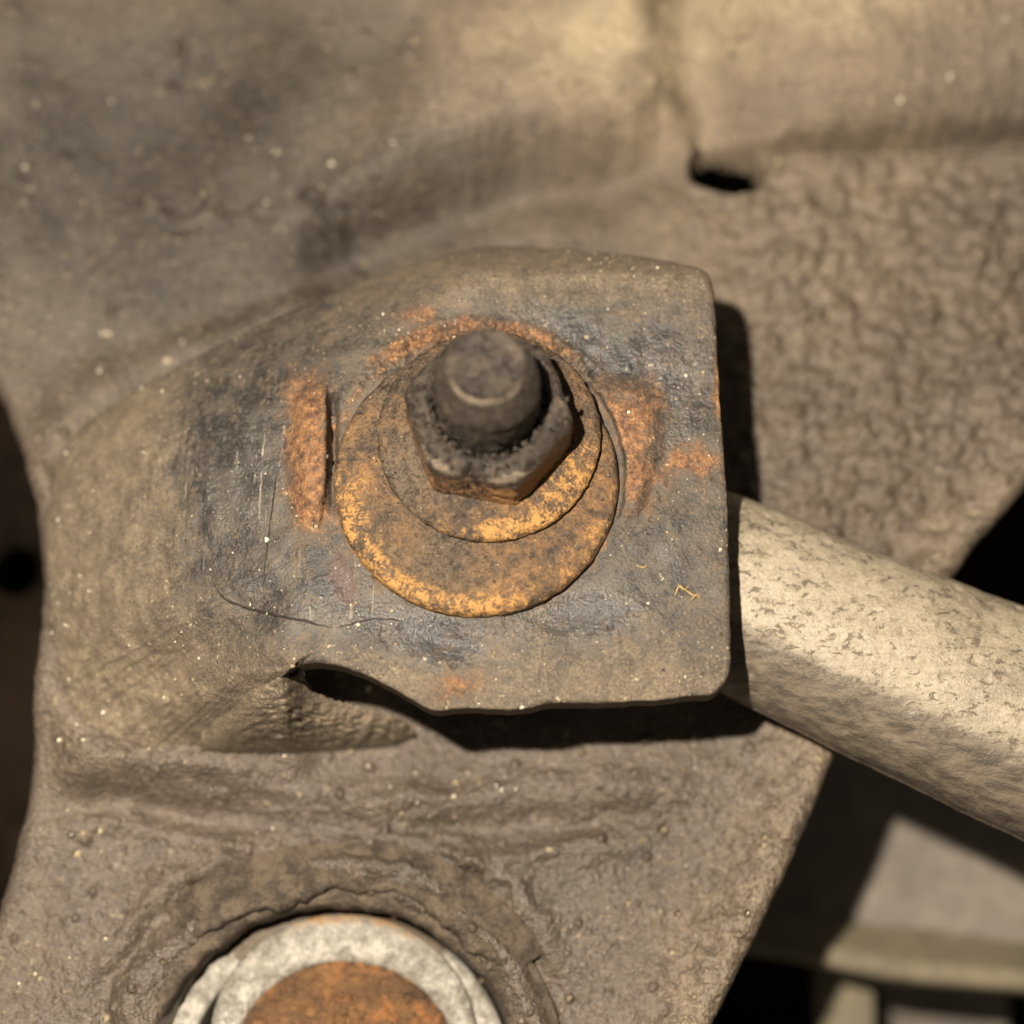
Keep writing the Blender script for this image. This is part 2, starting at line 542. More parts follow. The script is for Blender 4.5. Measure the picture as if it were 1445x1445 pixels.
def beam_h(x, y):
    """relief of the pressed beam (mm over ZB) at photo position (x, y) on its level"""
    h = fbm(x / 260, y / 260, 3, 2) * 1.2
    # long pressed step above the bracket
    yr = np.interp(x, [100, 250, 400, 500, 620, 740, 930, 1010], [520, 440, 372, 322, 272, 236, 196, 205])
    yr = yr + fbm(x / 90, y / 400, 5, 3) * 10
    w = sm(120, 420, x) * (1 - sm(880, 1070, x))
    h = h + (4.2 + 4.5 * sm(330, 600, x)) * w * sm(-46, 38, yr - y) - 1.2 * w * np.exp(-((y - yr - 46) / 34) ** 2)
    # slope rising to the upper left
    u = (600 - x) * 0.8 + (60 - y) * 0.35
    h = h + 15 * sm(-20, 900, u + fbm(x / 140, y / 140, 8, 3) * 30)
    h = h - 2.2 * gs(x, y, 560, 110, 55, 150, 28)
    # bulged panel at the upper right, crease beside it
    seam = np.interp(x, [940, 1000, 1080, 1200, 1320, 1445, 1760], [150, 205, 217, 211, 202, 193, 170])
    seam = seam + fbm(x / 60, y * 0, 9, 3) * 4
    dy = seam - y
    inx = sm(955, 1130, x)
    bul = inx * (1.5 * sm(-2, 5, dy) + 11.5 * np.sqrt(np.clip(1 - (1 - np.clip(dy / 300, 0, 1)) ** 2, 0, 1)))
    h = h + bul * (dy > -4)
    h = h + inx * (1 - sm(-2, 4, dy)) * (-1.7 * np.exp(-((y - seam - 7) / 7) ** 2) + 0.7 * np.exp(-((y - seam - 26) / 14) ** 2)) * sm(1060, 1110, x)
    cx = np.interp(y, [-300, 0, 120, 190, 240], [925, 938, 955, 985, 1010])
    h = h - 4.0 * np.exp(-((x - cx - 10) / 55) ** 2) * (1 - sm(190, 235, y))
    h = h - 7 * gs(x, y, 912, -6, 16, 14)
    # open drain hole under the end of the seam
    hx = (x - 1026) / 52 + fbm(x / 30, y / 30, 12, 2) * 0.10; hy = (y - 243) / 27 - 0.22 * (x - 1026) / 52
    rr = (np.abs(hx) ** 2.6 + np.abs(hy) ** 2.6) ** (1 / 2.6)
    h = h - 5.0 * pit(x, y) + 0.5 * np.exp(-((rr - 1.2) / 0.14) ** 2)
    # folds round the bush
    r = np.hypot(x - 474, (y - 1515) / 0.96)
    rw = r + fbm(x / 80, y / 80, 21, 4) * 22
    h = h + 2.6 * np.exp(-((rw - 292) / 36) ** 2) + 0.9 * np.exp(-((rw - 362) / 15) ** 2) * sm(1420, 1300, y) - 1.4 * np.exp(-((rw - 330) / 18) ** 2)
    h = h - 13 * (1 - sm(236, 262, r))
    # long soft creases under the bracket
    yc = 1085 + 42 * sm(150, 520, x) - 30 * sm(600, 1000, x)
    lw = (1 - sm(820, 1020, x)) * sm(40, 140, x)
    wv = y + fbm(x / 110, y / 60, 33, 4) * 16
    h = h + lw * (1.5 * np.exp(-((wv - yc) / 26) ** 2) - 1.3 * np.exp(-((wv - yc - 52) / 20) ** 2) + 0.9 * np.exp(-((wv - yc - 88) / 16) ** 2))
    h = h + 2.2 * gs(x, y, 150, 1100, 60, 40)
    # rolled lip along the right side
    xe = np.interp(y, RIGHT_EDGE[:, 1], RIGHT_EDGE[:, 0])
    de = (xe - x) * 0.86
    lip = sm(105, 5, de + fbm(x / 40, y / 40, 41, 4) * 18)
    h = h + lip * np.where(y > 700, 3.8, 1.6) * sm(420, 640, y)
    # undercoat: orange peel, lumps, spatter
    rp = sm(930, 1100, x) * sm(215, 260, y)
    lo = sm(1040, 1100, y)
    peel = fbm(x / 44, y / 20, 51, 2) * 0.75 + bumps(x, y, 26, 55, 0.2, 0.6) * 1.15 + bumps(x + 9, y * 1.3, 17, 57, 0.15, 0.5, 0.7) * 0.4
    h = h + peel * np.clip(0.05 + 1.0 * rp * sm(1000, 850, y) + 0.16 * lo, 0, 1.4)
    h = h + bumps(x, y, 48, 61, 0.06, 0.20, 0.55) * 0.9 + bumps(x, y, 19, 65, 0.08, 0.26, 0.35) * 0.35
    h = h + fbm(x / 9, y / 9, 71, 2) * 0.06
    h = h + 4.5 * foot(x, y)
    # cast marks at the upper left
    for (mx, my, rx) in ((271, 318, 27), (340, 318, 25)):
        rr = np.hypot((x - mx) / rx, (y - my) / 17)
        h = h + 0.75 * np.exp(-((rr - 1) / 0.22) ** 2) * sm(my - 4, my + 8, y)
    h = h + 0.6 * gs(x, y, 270, 358, 26, 5) + 1.6 * gs(x, y, 450, 312, 14, 10)
    return h


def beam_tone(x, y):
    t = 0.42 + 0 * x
    t = t + 0.42 * gs(x, y, 780, 120, 200, 80, -12) + 0.16 * gs(x, y, 930, 170, 120, 70)  # upper bulge: light on its face painted in over the pale dust
    t = t + 0.46 * gs(x, y, 1180, 20, 380, 125) + 0.14 * gs(x, y, 1150, 330, 300, 190)  # stronger light at the upper right and right panel put into the colour
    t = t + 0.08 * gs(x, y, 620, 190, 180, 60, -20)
    t = t - 0.35 * gs(x, y, 220, 260, 420, 250) + 0.14 * gs(x, y, 150, -10, 330, 60)  # upper left: darker dust, with the shade of the slope painted in
    t = t - 0.10 * gs(x, y, 520, 322, 300, 40, -24)  # dirt and shade along the pressed step, both painted into the tone
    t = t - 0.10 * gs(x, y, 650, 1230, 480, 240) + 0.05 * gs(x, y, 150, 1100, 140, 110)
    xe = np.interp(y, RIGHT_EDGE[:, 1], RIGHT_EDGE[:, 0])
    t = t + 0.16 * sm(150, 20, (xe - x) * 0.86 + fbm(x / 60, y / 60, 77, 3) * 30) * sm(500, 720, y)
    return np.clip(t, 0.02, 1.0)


def beam_rust(x, y):
    return (0.75 * gs(x, y, 705, 14, 46, 30) + 0.45 * gs(x, y, 540, 1240, 90, 22) + 0.5 * gs(x, y, 1150, 1065, 30, 26)
            + 0.35 * gs(x, y, 640, 1290, 40, 30) + 0.3 * gs(x, y, 90, 1080, 30, 14) + 0.35 * gs(x, y, 1030, 250, 1, 1))


NR, NC = 620, 600
ys = np.linspace(-170, 1640, NR)
# more columns in view
xl = np.interp(ys, LEFT_EDGE[:, 1], LEFT_EDGE[:, 0]); xr = np.interp(ys, RIGHT_EDGE[:, 1], RIGHT_EDGE[:, 0])
k5 = np.ones(25) / 25
xl = np.convolve(np.pad(xl, 12, 'edge'), k5, 'valid'); xr = np.convolve(np.pad(xr, 12, 'edge'), k5, 'valid')
xl = xl + 27; xr = xr - 27
xl = xl + fbm(ys / 50, ys * 0, 91, 3) * 3; xr = xr + fbm(ys / 90, ys * 0 + 7, 93, 3) * 6
s = np.linspace(0, 1, NC)
gx = xl[:, None] + (xr - xl)[:, None] * s[None]
gy = np.repeat(ys[:, None], NC, 1)
hz = beam_h(gx, gy)
hz = np.clip(hz, -45, 30)
G = P(gx, gy, ZB + 0 * gx)
G[..., 2] += hz
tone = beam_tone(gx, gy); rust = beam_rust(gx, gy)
# turned-down sides
ang = np.linspace(0.3, math.pi / 2, 6)
R_ = 2.2


def side(col, sgn):
    out = []
    for a in ang:
        q = col.copy(); q[:, 0] += sgn * R_ * math.sin(a); q[:, 2] -= R_ * (1 - math.cos(a)); out.append(q)
    for d in (3, 7, 12, 18):
        q = col.copy(); q[:, 0] += sgn * (R_ - 0.12 * d); q[:, 2] -= R_ + d; out.append(q)
    return np.stack(out, 1)


SL = side(G[:, 0], -1)[:, ::-1]; SR = side(G[:, -1], 1)
GG = np.concatenate([SL, G, SR], 1)
ext = lambda a: np.concatenate([np.repeat(a[:, :1], SL.shape[1], 1), a, np.repeat(a[:, -1:], SR.shape[1], 1)], 1)
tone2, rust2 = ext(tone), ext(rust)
c0 = P(722, 722, ZB)
beam = thing('chassis_beam', 'dusty brown pressed steel chassis beam behind the bracket', 'chassis beam', (c0[0], c0[1], ZB - 20))
fq = grid_faces(*GG.shape[:2])
opn = ext(pit(gx, gy)).ravel()[fq].min(1) > 0.55          # the drain hole is open
pa = 0.14 + 0.62 * sm(900, 1100, gx) * sm(215, 270, gy) + 0.14 * sm(1000, 1100, gy) - 0.10 * sm(700, 300, gx) * sm(500, 300, gy)
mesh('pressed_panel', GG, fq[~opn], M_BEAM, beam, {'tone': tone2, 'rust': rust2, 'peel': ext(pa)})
rng = np.random.default_rng(5)
nn = 5200
ri = rng.integers(0, NR, nn); ci = rng.integers(2, NC - 2, nn)
keep = (fbm(gx[ri, ci] / 120, gy[ri, ci] / 120, 99, 2) * 1.6 + rng.uniform(-0.7, 0.4, nn)) > -0.10
ri, ci = ri[keep], ci[keep]
rad = 0.07 + 0.42 * rng.random(len(ri)) ** 7 + 0.10 * rng.random(len(ri))
grains('road_grit', G[ri, ci] + np.c_[rng.uniform(-.2, .2, (len(ri), 2)), rad * 0.3], rad, M_GRAIN, beam, 6)

# ---------------------------------------------------------------- mounting bracket
BC = np.array([690.0, 650.0])
OUT = [  # px, py, rim depth, shoulder start, -
    (1026, 700, 0, .97), (1029, 800, 0, .97), (1031, 925, 0, .97), (1028, 952, 0, .97), (1018, 970, 0, .97), (1000, 980, 0, .97), (960, 985, 0, .97),
    (880, 990, 0, .97), (800, 994, 0, .97), (720, 999, 0, .97), (640, 1003, 0, .97), (600, 997, 0, .97), (555, 972, 0, .97),
    (510, 950, 0, .97), (470, 938, -.2, .97), (436, 937, -1.0, .95), (420, 942, -2.2, .91), (408, 954, -5, .89), (360, 996, -14, .80),
    (296, 1056, -24.5, .68), (205, 1060, -25.5, .58),
    (130, 1030, -25, .46), (86, 970, -22, .40), (70, 900, -19, .36), (66, 820, -17, .34), (68, 720, -17, .34), (92, 632, -17, .36),
    (150, 577, -15, .40), (250, 518, -12.5, .46), (330, 478, -10.5, .54), (400, 444, -9, .62), (500, 402, -8, .72), (600, 367, -7, .80),
    (690, 348, -6.5, .84), (780, 351, -5, .86), (880, 359, -3.5, .90), (958, 371, -1.8, .93), (988, 380, -1.2, .96), (1003, 396, -.8, .97), (1009, 440, 0, .97),
    (1014, 540, 0, .97), (1020, 620, 0, .97), (1026, 700, 0, .97)]
NA, NRG = 1500, 210
o = resample(OUT, NA + 1)[:-1]
arc = np.arange(NA)
for k in range(NA):                       # the foot of the skirt sits on the beam
    if o[k, 2] < -21.5 and o[k, 0] < 640:
        o[k, 2] = ZB + float(beam_h(np.array([[o[k, 0]]]), np.array([[o[k, 1]]]))[0, 0]) - 0.6
ang_o = np.maximum.accumulate(np.unwrap(np.arctan2(o[:, 1] - BC[1], o[:, 0] - BC[0])) + np.arange(NA) * 1e-6)
rad_o = np.hypot(o[:, 0] - BC[0], o[:, 1] - BC[1])
o[:, 0] = BC[0] + rad_o * np.cos(ang_o); o[:, 1] = BC[1] + rad_o * np.sin(ang_o)
dx = o[:, 0] - BC[0]; dy = o[:, 1] - BC[1]
rl = np.hypot(dx, dy)
lowedge = sm(560, 640, o[:, 0]) * sm(960, 985, o[:, 1])
wob = fbm(arc / 16, arc * 0, 101, 4) * 2.0 + fbm(arc / 34, arc * 0, 105, 2) * 4.5 * lowedge
o[:, 0] += dx / rl * wob; o[:, 1] += dy / rl * wob
tt = np.r_[np.linspace(0, 0.9, 150) ** 0.8 / 0.9 ** 0.8 * 0.9, np.linspace(0.9, 1, NRG - 149)[1:]]
X = BC[0] + tt[:, None] * (o[:, 0] - BC[0])[None]
Y = BC[1] + tt[:, None] * (o[:, 1] - BC[1])[None]
ts = o[:, 3][None]; zE = o[:, 2][None]
q = np.clip((tt[:, None] - ts) / (1 - ts), 0, 1)
sw = (sm(940, 1040, o[:, 1]) * sm(470, 400, o[:, 0]))[None]          # S-shaped foot at the lower left, rounded shoulder elsewhere
skirt = sw * (q * q * (3 - 2 * q) * 0.75 + 0.25 * q ** 1.5) + (1 - sw) * q ** 1.75
Z = zE * skirt
# rounded sheared rim
rim_px = (1 - tt[:, None]) * rl[None]
Z = Z - 0.55 * (1 - np.sqrt(np.clip(1 - (1 - np.clip(rim_px / 9, 0, 1)) ** 2, 0, 1)))
# cam washer guides pressed into the plate
WCX, WCY = 672.0, 671.0
uin = 465 - 9 * ((Y - 600) / 130) ** 2 + fbm(Y / 18, Y * 0, 107, 3) * 2.2 - X
xo = 66 - (np.abs(Y - 630) / 140) ** 2 * 42
rg = sm(0, 5.5, uin) * (1 - sm(0.35, 1.0, uin / np.clip(xo, 5, 80)) ** 1.3) * sm(515, 590, Y) * sm(768, 690, Y)
Z = Z + 2.1 * rg
rwash = np.hypot(X - WCX, (Y - WCY) / 0.951)
rin = rwash - 207 - fbm(X / 20, Y / 20, 108, 2) * 2
ro = 40 + 45 * sm(720, 560, Y)
rg2 = sm(0, 7, rin) * (1 - sm(0.45, 1.0, rin / ro)) * sm(525, 555, Y) * sm(745, 705, Y) * (X > 700)
Z = Z + 1.15 * rg2
# slot of shadow beside the left guide
Z = Z - 2.4 * np.exp(-((X - 470) / 5.5) ** 2) * sm(545, 580, Y) * sm(735, 690, Y)
# dents, draw marks and pitting
dent = fbm(X / 120, Y / 120, 111, 3) * 0.5 - 1.0 * gs(X, Y, 625, 905, 46, 24, 12) - 0.6 * gs(X, Y, 815, 868, 60, 22, -5)
dent = dent + fbm(X / 22, Y / 22, 113, 4) * 0.13 + fbm(X / 5, Y / 5, 117, 2) * 0.035 - bumps(X, Y, 30, 119, 0.05, 0.22, 0.35) * 0.28
# flaking crust round the upper side of the washer
crust = sm(30, 4, np.abs(rwash - 212)) * sm(600, 500, Y)
dent = dent + crust * (0.5 + 0.9 * fbm(X / 16, Y / 16, 121, 3))
leftmark = sm(420, 200, X) * (fbm(X / 26, Y / 40, 123, 4) * 0.45 + bumps(X, Y, 16, 127, 0.15, 0.5, 0.6) * 0.22)
Z = Z + dent * sm(0, 10, rim_px + 4) + leftmark
# ripples towards the weld
Z = Z + 0.35 * np.sin((Y + fbm(X / 60, Y / 30, 131, 3) * 20) / 6.5) * gs(X, Y, 370, 985, 70, 45)
V = P(X, Y, Z)
rust = np.zeros_like(X)
rust = np.maximum(rust, 0.92 * np.exp(-(np.abs(Y - 632) / 130) ** 4) * np.exp(-(np.abs(X - 435) / 36) ** 2.6))
rust = np.maximum(rust, 0.95 * sm(-2, 10, rin) * np.exp(-(np.abs(Y - 628) / 98) ** 3) * np.exp(-(np.clip(X - 885 - 16 * np.cos(Y / 40), 0, 999) / 62) ** 2) * (X > 700))
rust = np.maximum(rust, 0.85 * sm(998, 1016, X) * sm(470, 510, Y) * sm(620, 560, Y))
rust = np.maximum(rust, 0.62 * gs(X, Y, 965, 650, 65, 34, 8))
rust = np.maximum(rust, 0.70 * sm(34, 8, np.abs(rwash - 215)) * sm(560, 480, Y))
rust = np.maximum(rust, 0.75 * gs(X, Y, 590, 446, 34, 16, -8))
rust = np.maximum(rust, 0.72 * gs(X, Y, 640, 975, 50, 22, -20))
rust = np.maximum(rust, 0.50 * gs(X, Y, 455, 745, 14, 30))
rust = np.maximum(rust, 0.42 * sm(12, 3, np.abs(rwash - 206)))
dust = 0.66 + 0 * X
dust = dust + 0.45 * sm(330, 150, X) + 0.35 * sm(440, 380, Y) + 0.20 * sm(880, 980, Y) + 0.15 * sm(440, 350, X) * sm(850, 950, Y)
dust = dust - 0.42 * gs(X, Y, 335, 640, 75, 130, 20) - 0.22 * gs(X, Y, 420, 830, 90, 70) - 0.25 * gs(X, Y, 940, 520, 70, 80)
dust = dust - 0.40 * gs(X, Y, 620, 905, 50, 30, 10) - 0.32 * gs(X, Y, 820, 870, 80, 30, -6) - 0.40 * gs(X, Y, 830, 478, 70, 26, 28) - 0.3 * gs(X, Y, 960, 620, 40, 60)
dust = dust - 0.2 * gs(X, Y, 920, 780, 80, 60) - 0.10 * gs(X, Y, 700, 700, 330, 330) - 0.35 * gs(X, Y, 600, 895, 70, 34, 8)
blue = np.clip(1.0 * gs(X, Y, 622, 906, 55, 32, 12) + 0.8 * gs(X, Y, 815, 868, 90, 34, -6) + 0.55 * gs(X, Y, 800, 470, 90, 30, 25)
               + 0.35 * gs(X, Y, 940, 520, 60, 70) + 0.5 * gs(X, Y, 520, 870, 80, 22, 10), 0, 1)
scuff = np.clip(gs(X, Y, 330, 640, 85, 140, 25) * 1.2 + 0.7 * gs(X, Y, 480, 840, 130, 60), 0, 1)
maroon = 0.95 * gs(X, Y, 482, 815, 26, 52, -8) + 0.5 * gs(X, Y, 530, 850, 30, 20)
b0 = P(690, 650, ZB)
bracket = thing('mounting_bracket', 'black painted steel bracket plate with rust patches, carrying the nut', 'bracket', (b0[0], b0[1], ZB))
drop = np.where(((o[:, 0] < 640) & (o[:, 1] < 960)) & (Z[-1] < -3), Z[-1] - (ZB - 1.5), 2.5)
und_rows = [V[-1:] - np.stack([0 * drop, 0 * drop, drop], -1)[None]]
for kq in (NRG - 12, 150, 120, 80, 40, 0):
    und_rows.append(V[kq:kq + 1] - np.array([0, 0, 2.7]))
und_ix = [NRG - 1, NRG - 12, 150, 120, 80, 40, 0]
VB = np.concatenate([V] + und_rows, 0)
Fq = grid_faces(len(VB), NA, True)
A = {k_: np.concatenate([v_] + [v_[i_:i_ + 1] for i_ in und_ix], 0) for k_, v_ in {'rust': rust, 'dust': dust, 'blue': blue, 'scuff': scuff, 'maroon': maroon}.items()}
plate = mesh('bracket_plate', VB, Fq, M_BR, bracket, A)
plate['_o'] = [float(c) for c in b0]

nn = 2600
a_ = rng.integers(0, NA, nn); r_ = np.clip((np.sqrt(rng.random(nn)) * NRG).astype(int), 5, NRG - 5)
ok = (rwash[r_, a_] > 205) & (fbm(X[r_, a_] / 70, Y[r_, a_] / 70, 141, 2) * 1.5 + rng.uniform(-.6, .4, nn) > 0)
a_, r_ = a_[ok], r_[ok]
rad = 0.05 + 0.18 * rng.random(len(a_)) ** 6 + 0.04 * rng.random(len(a_))
grains('road_grit', V[r_, a_] + np.c_[np.zeros((len(a_), 2)), rad * 0.3], rad, M_GRAIN, bracket, 8)


def plate_z(px, py):
    d = (X - px) ** 2 + (Y - py) ** 2
    return float(Z.ravel()[np.argmin(d)])


def tube(name, pts, r, mat, parent, sides=6):
    """thin tapering tube through world points (mm)"""
    p = np.array(pts, float)
    t = np.gradient(p, axis=0); t /= np.linalg.norm(t, axis=1, keepdims=True)
    a = np.cross(t, (0, 0, 1.0)); a /= np.linalg.norm(a, axis=1, keepdims=True) + 1e-9
    b = np.cross(a, t)
    n = len(p)
    rr = r * np.clip(np.sin(np.linspace(0.12, math.pi - 0.12, n)) * 1.6, 0.2, 1)
    th = np.linspace(0, 2 * math.pi, sides, endpoint=False)
    V_ = p[:, None] + rr[:, None, None] * (np.cos(th)[None, :, None] * a[:, None] + np.sin(th)[None, :, None] * b[:, None])
    return mesh(name, V_, grid_faces(n, sides, True), mat, parent)


def on_plate(pl, lift, n=26, jit=2.0, seed=0):
    c = resample(pl, n)
    c = c + np.stack([fbm(np.arange(n) / 4, np.zeros(n), seed, 2), fbm(np.arange(n) / 4, np.zeros(n) + 9, seed, 2)], -1) * jit
    return [P(x, y, plate_z(x, y) + lift) for x, y in c]


tube('paint_crack', on_plate([(303, 826), (322, 848), (372, 864), (432, 877), (470, 886)], 0.0, 40, 2, 1), 0.14, M_CRACK, bracket)
tube('paint_crack', on_plate([(470, 886), (500, 880), (530, 873), (580, 878)], -0.02, 30, 2, 2), 0.09, M_CRACK, bracket)
tube('paint_crack', on_plate([(540, 880), (536, 900), (548, 915)], -0.02, 16, 2, 3), 0.08, M_CRACK, bracket)
tube('paint_crack', on_plate([(392, 655), (384, 720), (375, 790), (374, 822)], -0.03, 30, 1, 4), 0.10, M_CRACK, bracket)
for k, pl in enumerate(([(952, 842), (958, 828), (966, 832), (972, 826)], [(956, 824), (972, 836), (986, 842)], [(974, 848), (984, 838), (988, 846)],
                        [(898, 796), (906, 801), (914, 797)])):
    tube('dry_fibre', on_plate(pl, 0.15, 14, 1, 20 + k), 0.07, M_FIB, bracket)

# layered weld tongue where the bracket meets the beam
n1, n2 = 200, 60
ux = np.linspace(284, 585, n1)
uy = np.interp(ux, [284, 350, 388, 412, 440, 480, 530, 565, 580, 585], [1034, 970, 940, 948, 976, 990, 1001, 1014, 1026, 1038])
ly = np.interp(ux, [284, 350, 420, 500, 555, 575, 582, 585], [1068, 1068, 1067, 1064, 1059, 1052, 1046, 1041])
uy = uy + fbm(ux / 9, ux * 0, 211, 4) * 4 * sm(400, 430, ux)
zu = np.interp(ux, [284, 320, 350, 375, 400, 425, 440, 480, 530, 565, 585],
               [plate_z(280, 1036) + .1, plate_z(312, 1004) + .1, plate_z(342, 974) + .1, plate_z(366, 958) + .1, plate_z(384, 944) + .1, -8.5, -11.5, -14.5, -17, -19, -22.5])
k9 = np.ones(17) / 17
zu = np.convolve(np.pad(zu, 8, 'edge'), k9, 'valid')
zl = ZB - 1.2 + beam_h(ux[:, None], ly[:, None])[:, 0]
w = np.linspace(0, 1, n2)
sx = np.repeat(ux[:, None], n2, 1); sy = uy[:, None] + (ly - uy)[:, None] * w[None]
zz = zu[:, None] + (zl - zu)[:, None] * (w[None] ** 2.0)
lay = (sy - sx * 0.10 + fbm(sx / 55, sy / 30, 201, 4) * 12) / 9.0
env = np.sin(w * math.pi)[None] ** 0.6
zz = zz + 0.55 * (np.abs((lay % 1) - 0.5) * 2 - 0.5) * sm(330, 420, sx) * env * sm(550, 500, sx) * (0.5 + 0.8 * fbm(sx / 40, sy / 20, 207, 2))
zz = zz + 0.22 * np.sin(sx / 4.2 + sy * 0.12) * sm(490, 520, sx) * env
zz = zz + fbm(sx / 16, sy / 9, 205, 4) * 0.6 * env * sm(300, 380, sx)
TV = P(sx, sy, zz)
wall = TV[:, :1] - np.array([0, 0, 9.0])
wall[:, :, 2] = np.maximum(wall[:, :, 2], ZB - 2) * sm(420, 445, ux)[:, None] + (TV[:, :1, 2] - 0.4) * (1 - sm(420, 445, ux))[:, None]
TV = np.concatenate([wall, TV], 1)
zo = np.zeros(TV.shape[:2])
mesh('weld_bead', TV, grid_faces(n1, n2 + 1), M_BR, bracket, {'rust': zo, 'dust': zo + 1.1, 'blue': zo, 'scuff': zo, 'maroon': zo})


# ---------------------------------------------------------------- turned parts round the bolt
def lathe(name, prof, centre, mat, parent, na=360, rfun=None, attrs=None, disp=0.05, seed=0, freq=1.0, loc=None):
    """prof: list of (r, z) mm; rfun(theta, r, z) -> r"""
    pr = resample(prof, int(max(24, len(prof) * 9)), smooth=False)
    th = np.linspace(0, 2 * math.pi, na, endpoint=False)
    R = np.repeat(pr[:, :1], na, 1); Zz = np.repeat(pr[:, 1:2], na, 1); T = np.repeat(th[None], len(pr), 0)
    if rfun:
        R, Zz = rfun(T, R, Zz)
    x = R * np.cos(T); y = R * np.sin(T)
    d = fbm(x * freq + 31 + Zz * .7 * freq, y * freq + 17 + Zz * .5 * freq, seed, 4) * disp
    fade = np.clip(R / 0.6, 0, 1)
    x = x + d * np.cos(T) * fade * 0.7; y = y + d * np.sin(T) * fade * 0.7; Zz = Zz + d * fade
    V_ = np.stack([x + centre[0], y + centre[1], Zz], -1)
    at = {k: f(T, R, Zz) for k, f in (attrs or {}).items()}
    return mesh(name, V_, grid_faces(len(pr), na, True), mat, parent, at, loc=loc)


wc = P(WCX, WCY, 1.9)
hotw = lambda T, R, Zz: (0.30 + 0.62 * np.exp(-(((T - 3.55) / 0.65) ** 2)) * sm(9.0, 12.5, R) + 0.55 * np.exp(-(((T - 4.6) / 0.75) ** 2)) * sm(10.5, 13.2, R)
                         + 0.25 * np.exp(-(((T - 5.9) / 0.5) ** 2)) * sm(10.5, 13.2, R) - 0.5 * np.exp(-(((T - 1.6) / 1.1) ** 2)))
dusw = lambda T, R, Zz: 0.40 + 0.25 * np.exp(-(((T - 4.3) / 0.8) ** 2)) * sm(13, 11.5, R) + 0.25 * np.exp(-(((T - 1.9) / 1.0) ** 2))
washer = lathe('cam_washer', [(5.6, 0.0), (5.6, 1.85), (9, 1.9), (13.0, 1.85), (13.8, 1.6), (14.12, 1.1), (14.15, 0.4), (13.9, -0.2), (9, -0.2), (5.6, 0.0)], wc, M_WA, None, 720,
               lambda T, R, Zz: (R * (1 + 0.006 * fbm(np.cos(T) * 6, np.sin(T) * 6, 301, 3) * (R > 12)), Zz + 0.25 * (R / 14) * np.cos(T - 3.5)),
               {'hot': hotw, 'dusty': dusw}, 0.10, 303, 0.9, loc=(wc[0], wc[1], 0))
tag(washer, 'large round rusty washer lying flat on the bracket plate', 'washer')

nc = P(690, 611, 3.0)
HEXA = math.radians(-71)


def hexr(T, R, Zz):
    a = (T - HEXA + math.pi / 6) % (math.pi / 3) - math.pi / 6          # 0 at a corner
    flat = 7.35 / np.cos(math.pi / 6 - np.abs(a))
    rc = np.minimum(flat, 8.35)
    rc = rc - 0.18 * np.exp(-(a / 0.12) ** 2)
    k = np.clip((R - 5.25) / (8.0 - 5.25), 0, 1)                       # how far out on the hexagon
    return 5.25 + (rc - 5.25) * k, Zz


nut = thing('flange_nut', 'corroded dark hexagon flange nut tightened on the washer', 'nut', (nc[0], nc[1], 2.0))
hotf = lambda T, R, Zz: (0.40 + 0.55 * np.exp(-(((T - 4.85) / 0.7) ** 2)) * sm(8.2, 9.8, R) + 0.4 * np.exp(-(((T - 5.75) / 0.5) ** 2))
                         - 0.35 * np.exp(-(((T - 3.5) / 0.7) ** 2)) - 0.25 * np.exp(-(((T - 1.6) / 0.9) ** 2)))
lathe('flange', [(5.3, 1.95), (5.3, 4.2), (7.2, 4.1), (9.2, 3.5), (10.6, 3.1), (11.0, 2.8), (11.1, 2.4), (10.95, 1.95), (8, 1.9), (5.3, 1.95)], nc, M_FL, nut, 600,
      lambda T, R, Zz: (R * (1 + 0.008 * fbm(np.cos(T) * 5, np.sin(T) * 5, 311, 3) * (R > 10)), Zz), {'hot': hotf, 'dusty': lambda T, R, Zz: 0.42 + 0.3 * np.exp(-(((T - 3.6) / 0.6) ** 2))}, 0.16, 313, 0.8)


def hexdisp(T, R, Zz):
    r, z = hexr(T, R, Zz)
    top = sm(8.0, 10.5, Zz)
    x = r * np.cos(T); y = r * np.sin(T)
    big = fbm(x / 2.2 + 5, y / 2.2 + 2, 321, 4)
    z = z + big * 0.32 * top * sm(5.4, 6.2, r)
    r = r + fbm(np.cos(T) * 4, np.sin(T) * 4 + Zz / 2.5, 323, 4) * 0.13 * sm(6, 7, r)
    nick = np.exp(-((T - 4.44) / 0.07) ** 2) * sm(6.0, 9.5, Zz)
    r = r - 0.8 * nick * sm(6, 7, r)
    return r, z


lathe('hexagon', [(5.25, 3.6), (8.0, 3.6), (8.0, 6.0), (8.0, 9.4), (7.85, 10.1), (7.4, 10.6), (6.5, 11.0), (5.9, 11.0), (5.4, 10.6), (4.95, 8.5), (5.0, 3.6)], nc, M_NUT, nut, 540, hexdisp,
      {'hot': lambda T, R, Zz: 0.30 + 0.36 * sm(9.9, 8.0, Zz) + 0.40 * np.exp(-(((T - 5.2) / 0.5) ** 2)) * sm(9.5, 7, Zz),
       'worn': lambda T, R, Zz: 0.22 + 0.62 * np.exp(-((R - 7.6) / 0.5) ** 2) * sm(9.2, 9.8, Zz) * (0.35 + 0.65 * np.exp(-(((T - 4.4) / 1.0) ** 2)))}, 0.14, 325, 0.9)

stud = thing('threaded_stud', 'blunt dark stud end sticking out of the flange nut', 'bolt', (nc[0], nc[1], ZB))


def thread(T, R, Zz):
    g = np.abs(((Zz / 1.5 - T / (2 * math.pi)) % 1) - 0.5) * 2
    m = sm(16.6, 15.2, Zz) * (R > 4.6)
    return R - 0.62 * g * m, Zz


